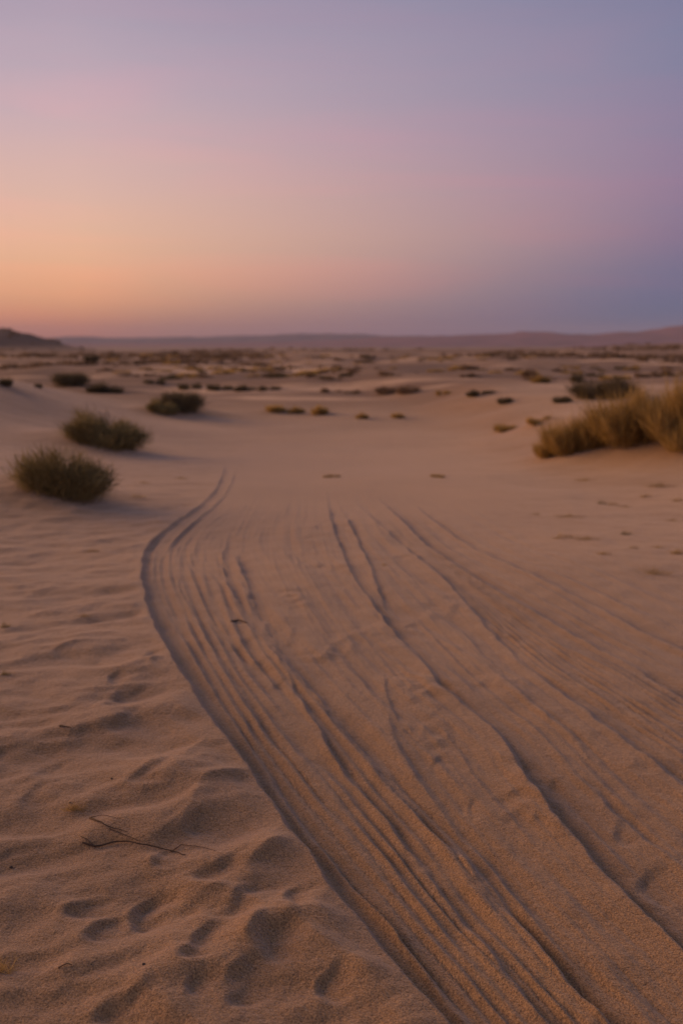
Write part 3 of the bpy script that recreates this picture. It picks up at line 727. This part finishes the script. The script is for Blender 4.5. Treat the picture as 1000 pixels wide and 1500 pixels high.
# px, py, width px, height px, mesh, label
TUFT = [(110, 1186, 34, 16, 0, 'small straw grass tuft at the root end of the dry twig'),
        (2, 1424, 44, 34, 0, 'straw grass tuft beside trodden foot marks, without any twig'),
        (135, 808, 24, 8, 1, 'flat dry grass tuft beside the sharp bend of the wheel track'),
        (8, 919, 16, 12, 2, 'small dark green tuft on bare rippled sand, the farther of two'),
        (8, 989, 16, 11, 2, 'small dark green tuft on bare rippled sand, nearer the foot marks'),
        (122, 903, 26, 6, 3, 'thin flattened grass wisp on rippled sand left of the track'),
        (178, 864, 14, 5, 3, 'tiny grass wisp close to the bank of the wheel track'),
        (880, 738, 16, 7, 2, 'dark tuft with a paler one at its side on open sand past the ruts'),
        (896, 740, 22, 8, 1, 'pale dry tuft next to a dark one on open sand past the ruts'),
        (915, 743, 20, 5, 3, 'thin dry wisp trailing from the pair of tufts on open sand'),
        (945, 728, 18, 7, 0, 'compact straw tuft below the sand bank, past the paired tufts'),
        (992, 734, 22, 8, 1, 'dry tuft at the end of the line of tufts below the bank'),
        (965, 712, 46, 8, 3, 'wide sparse dry wisp at the foot of the sand bank'),
        (856, 704, 30, 7, 3, 'flat dry wisp on smooth sand just below the bank foot'),
        (832, 757, 42, 6, 3, 'long flat dry wisp on open sand, with a thin shadow'),
        (784, 754, 14, 5, 1, 'tiny lone dry tuft on smooth sand past the ruts'),
        (915, 783, 18, 8, 2, 'dark upright tuft behind the long straw patch on open sand'),
        (824, 788, 40, 11, 1, 'broad straw patch on open sand, beginning of the long patch'),
        (858, 790, 38, 8, 3, 'thin middle of the long straw patch on open sand'),
        (884, 812, 24, 6, 0, 'small flat straw tuft in front of the long straw patch'),
        (926, 803, 20, 6, 1, 'small brown straw tuft between the long patch and the thick tuft'),
        (962, 802, 20, 5, 3, 'thin straw wisp near the thick tuft on open sand'),
        (993, 811, 28, 12, 0, 'thick straw tuft, fullest of the tufts on the open sand'),
        (955, 840, 52, 12, 3, 'wide faint straw patch closest to the outermost rut'),
        (985, 763, 22, 5, 3, 'faint dry wisp behind the thick tuft'),
        (562, 829, 12, 7, 1, 'tiny straw tuft between two ruts of the track'),
        (210, 708, 22, 5, 3, 'flat dry wisp in the shadow of the large mound shrub'),
        (200, 728, 26, 6, 1, 'flat dry tuft lying where the large shrub casts its shadow'),
        (265, 701, 22, 4, 3, 'flat dry wisp next to the far end of the wheel track')]
for px, py, w, h, k, lab in TUFT:
    x, y = flat(px, py); 
    for _ in range(3):
        z = float(height([x], [y])[0]); x, y = flat(px, py, z)
    dep = y * cp + (CAM_H - z) * sp
    W = w / FPX * dep; H = h / FPX * dep * 1.15
    link('grass_tuft', TUFTS[k], loc=(x, y, z), scale=(W, W * .8, H / .55), label=lab, category='grass tuft', group='small grass tufts on the sand')

# ------------------------------------------------------------------ dry twigs
def on_sand(px, py, lift=.003):
    x, y = flat(px, py)
    for _ in range(4):
        z = float(height([x], [y])[0]); x, y = flat(px, py, z)
    return np.array([x, y, z + lift])
def twig(label, branches):
    root = on_sand(*branches[0][0][0], 0)
    e = link('dry_twig', None, loc=root, label=label, category='twig', group='dry twigs lying on the sand'); e.empty_display_size = .05
    for pts, r0, r1, arch in branches:
        P = []
        for a, b in zip(pts[:-1], pts[1:]):
            for s in (0, .25, .5, .75): P.append(((a[0] * (1 - s) + b[0] * s) + random.uniform(-.8, .8), (a[1] * (1 - s) + b[1] * s) + random.uniform(-.5, .5)))
        P.append(pts[-1]); m = len(P)
        W = [on_sand(*p, .002 + arch * math.sin(math.pi * i / (m - 1))) - root for i, p in enumerate(P)]
        V, F = tube(W, np.linspace(r0, r1, m), 6)
        link('branch', mesh_np('branch', V, F, M_WOOD, np.random.RandomState(m).rand(len(V))), e)
twig('long thin dark twig lying bent across rippled sand below the straw tuft',
     [([(122, 1235), (140, 1242), (168, 1236), (190, 1236), (222, 1242), (250, 1248), (272, 1253)], .0030, .0012, .006),
      ([(140, 1242), (126, 1230), (118, 1226)], .0018, .0008, .003),
      ([(250, 1248), (266, 1240), (290, 1242), (316, 1247)], .0016, .0008, .004)])
twig('short forked dark twig between the straw tuft and the long bent twig',
     [([(132, 1199), (146, 1206), (160, 1214), (186, 1219)], .0034, .0009, .006),
      ([(160, 1214), (184, 1226), (206, 1233)], .0016, .0007, .004),
      ([(132, 1199), (150, 1196), (178, 1200)], .0014, .0006, .004)])
twig('single dark sliver of twig on the sand among the foot marks', [([(88, 1064), (96, 1067), (110, 1068)], .0042, .001, .006)])
twig('short brown stick lying in the rut between wheel tracks', [([(340, 911), (350, 910), (362, 913)], .006, .003, .006)])
twig('tiny broken twig by the straw tuft without neighbours', [([(86, 1418), (98, 1414), (106, 1414)], .0016, .0008, .003)])

# ------------------------------------------------------------------ pebbles
def pebble_mesh(seed):
    rng = np.random.RandomState(seed)
    V = []; F = []
    for i in range(5):
        for j in range(8):
            th = math.pi * (i + .5) / 5; ph = 2 * math.pi * j / 8; r = 1 + .25 * rng.normal() * .6
            V.append((r * math.sin(th) * math.cos(ph), .7 * r * math.sin(th) * math.sin(ph), .55 * r * math.cos(th)))
    for i in range(4):
        for j in range(8): F.append((i * 8 + j, i * 8 + (j + 1) % 8, i * 8 + 8 + (j + 1) % 8, i * 8 + 8 + j))
    V += [(0, 0, .5), (0, 0, -.5)]
    me = bpy.data.meshes.new('pebble')
    F += [(40, (j + 1) % 8, j) for j in range(8)] + [(41, 32 + j, 32 + (j + 1) % 8) for j in range(8)]
    me.from_pydata(V, [], F); me.materials.append(M_STONE); return me
for i, (px, py, r, lab) in enumerate([(211, 1413, .0050, 'tiny black pebble on grainy sand beside foot marks'), (164, 1141, .0050, 'tiny dark pebble on smooth sand above the twigs'),
                                      (17, 1271, .0070, 'small dark pebble on a ripple crest away from the twigs'), (134, 1413, .003, 'speck of dark pebble near the tiny broken twig'),
                                      (103, 1176, .004, 'tiny dark pebble just behind the straw tuft')]):
    p = on_sand(px, py, r * .25)
    link('pebble', pebble_mesh(i), loc=p, rz=i * 1.3, scale=(r, r, r), label=lab, category='pebble', group='dark pebbles on the sand')
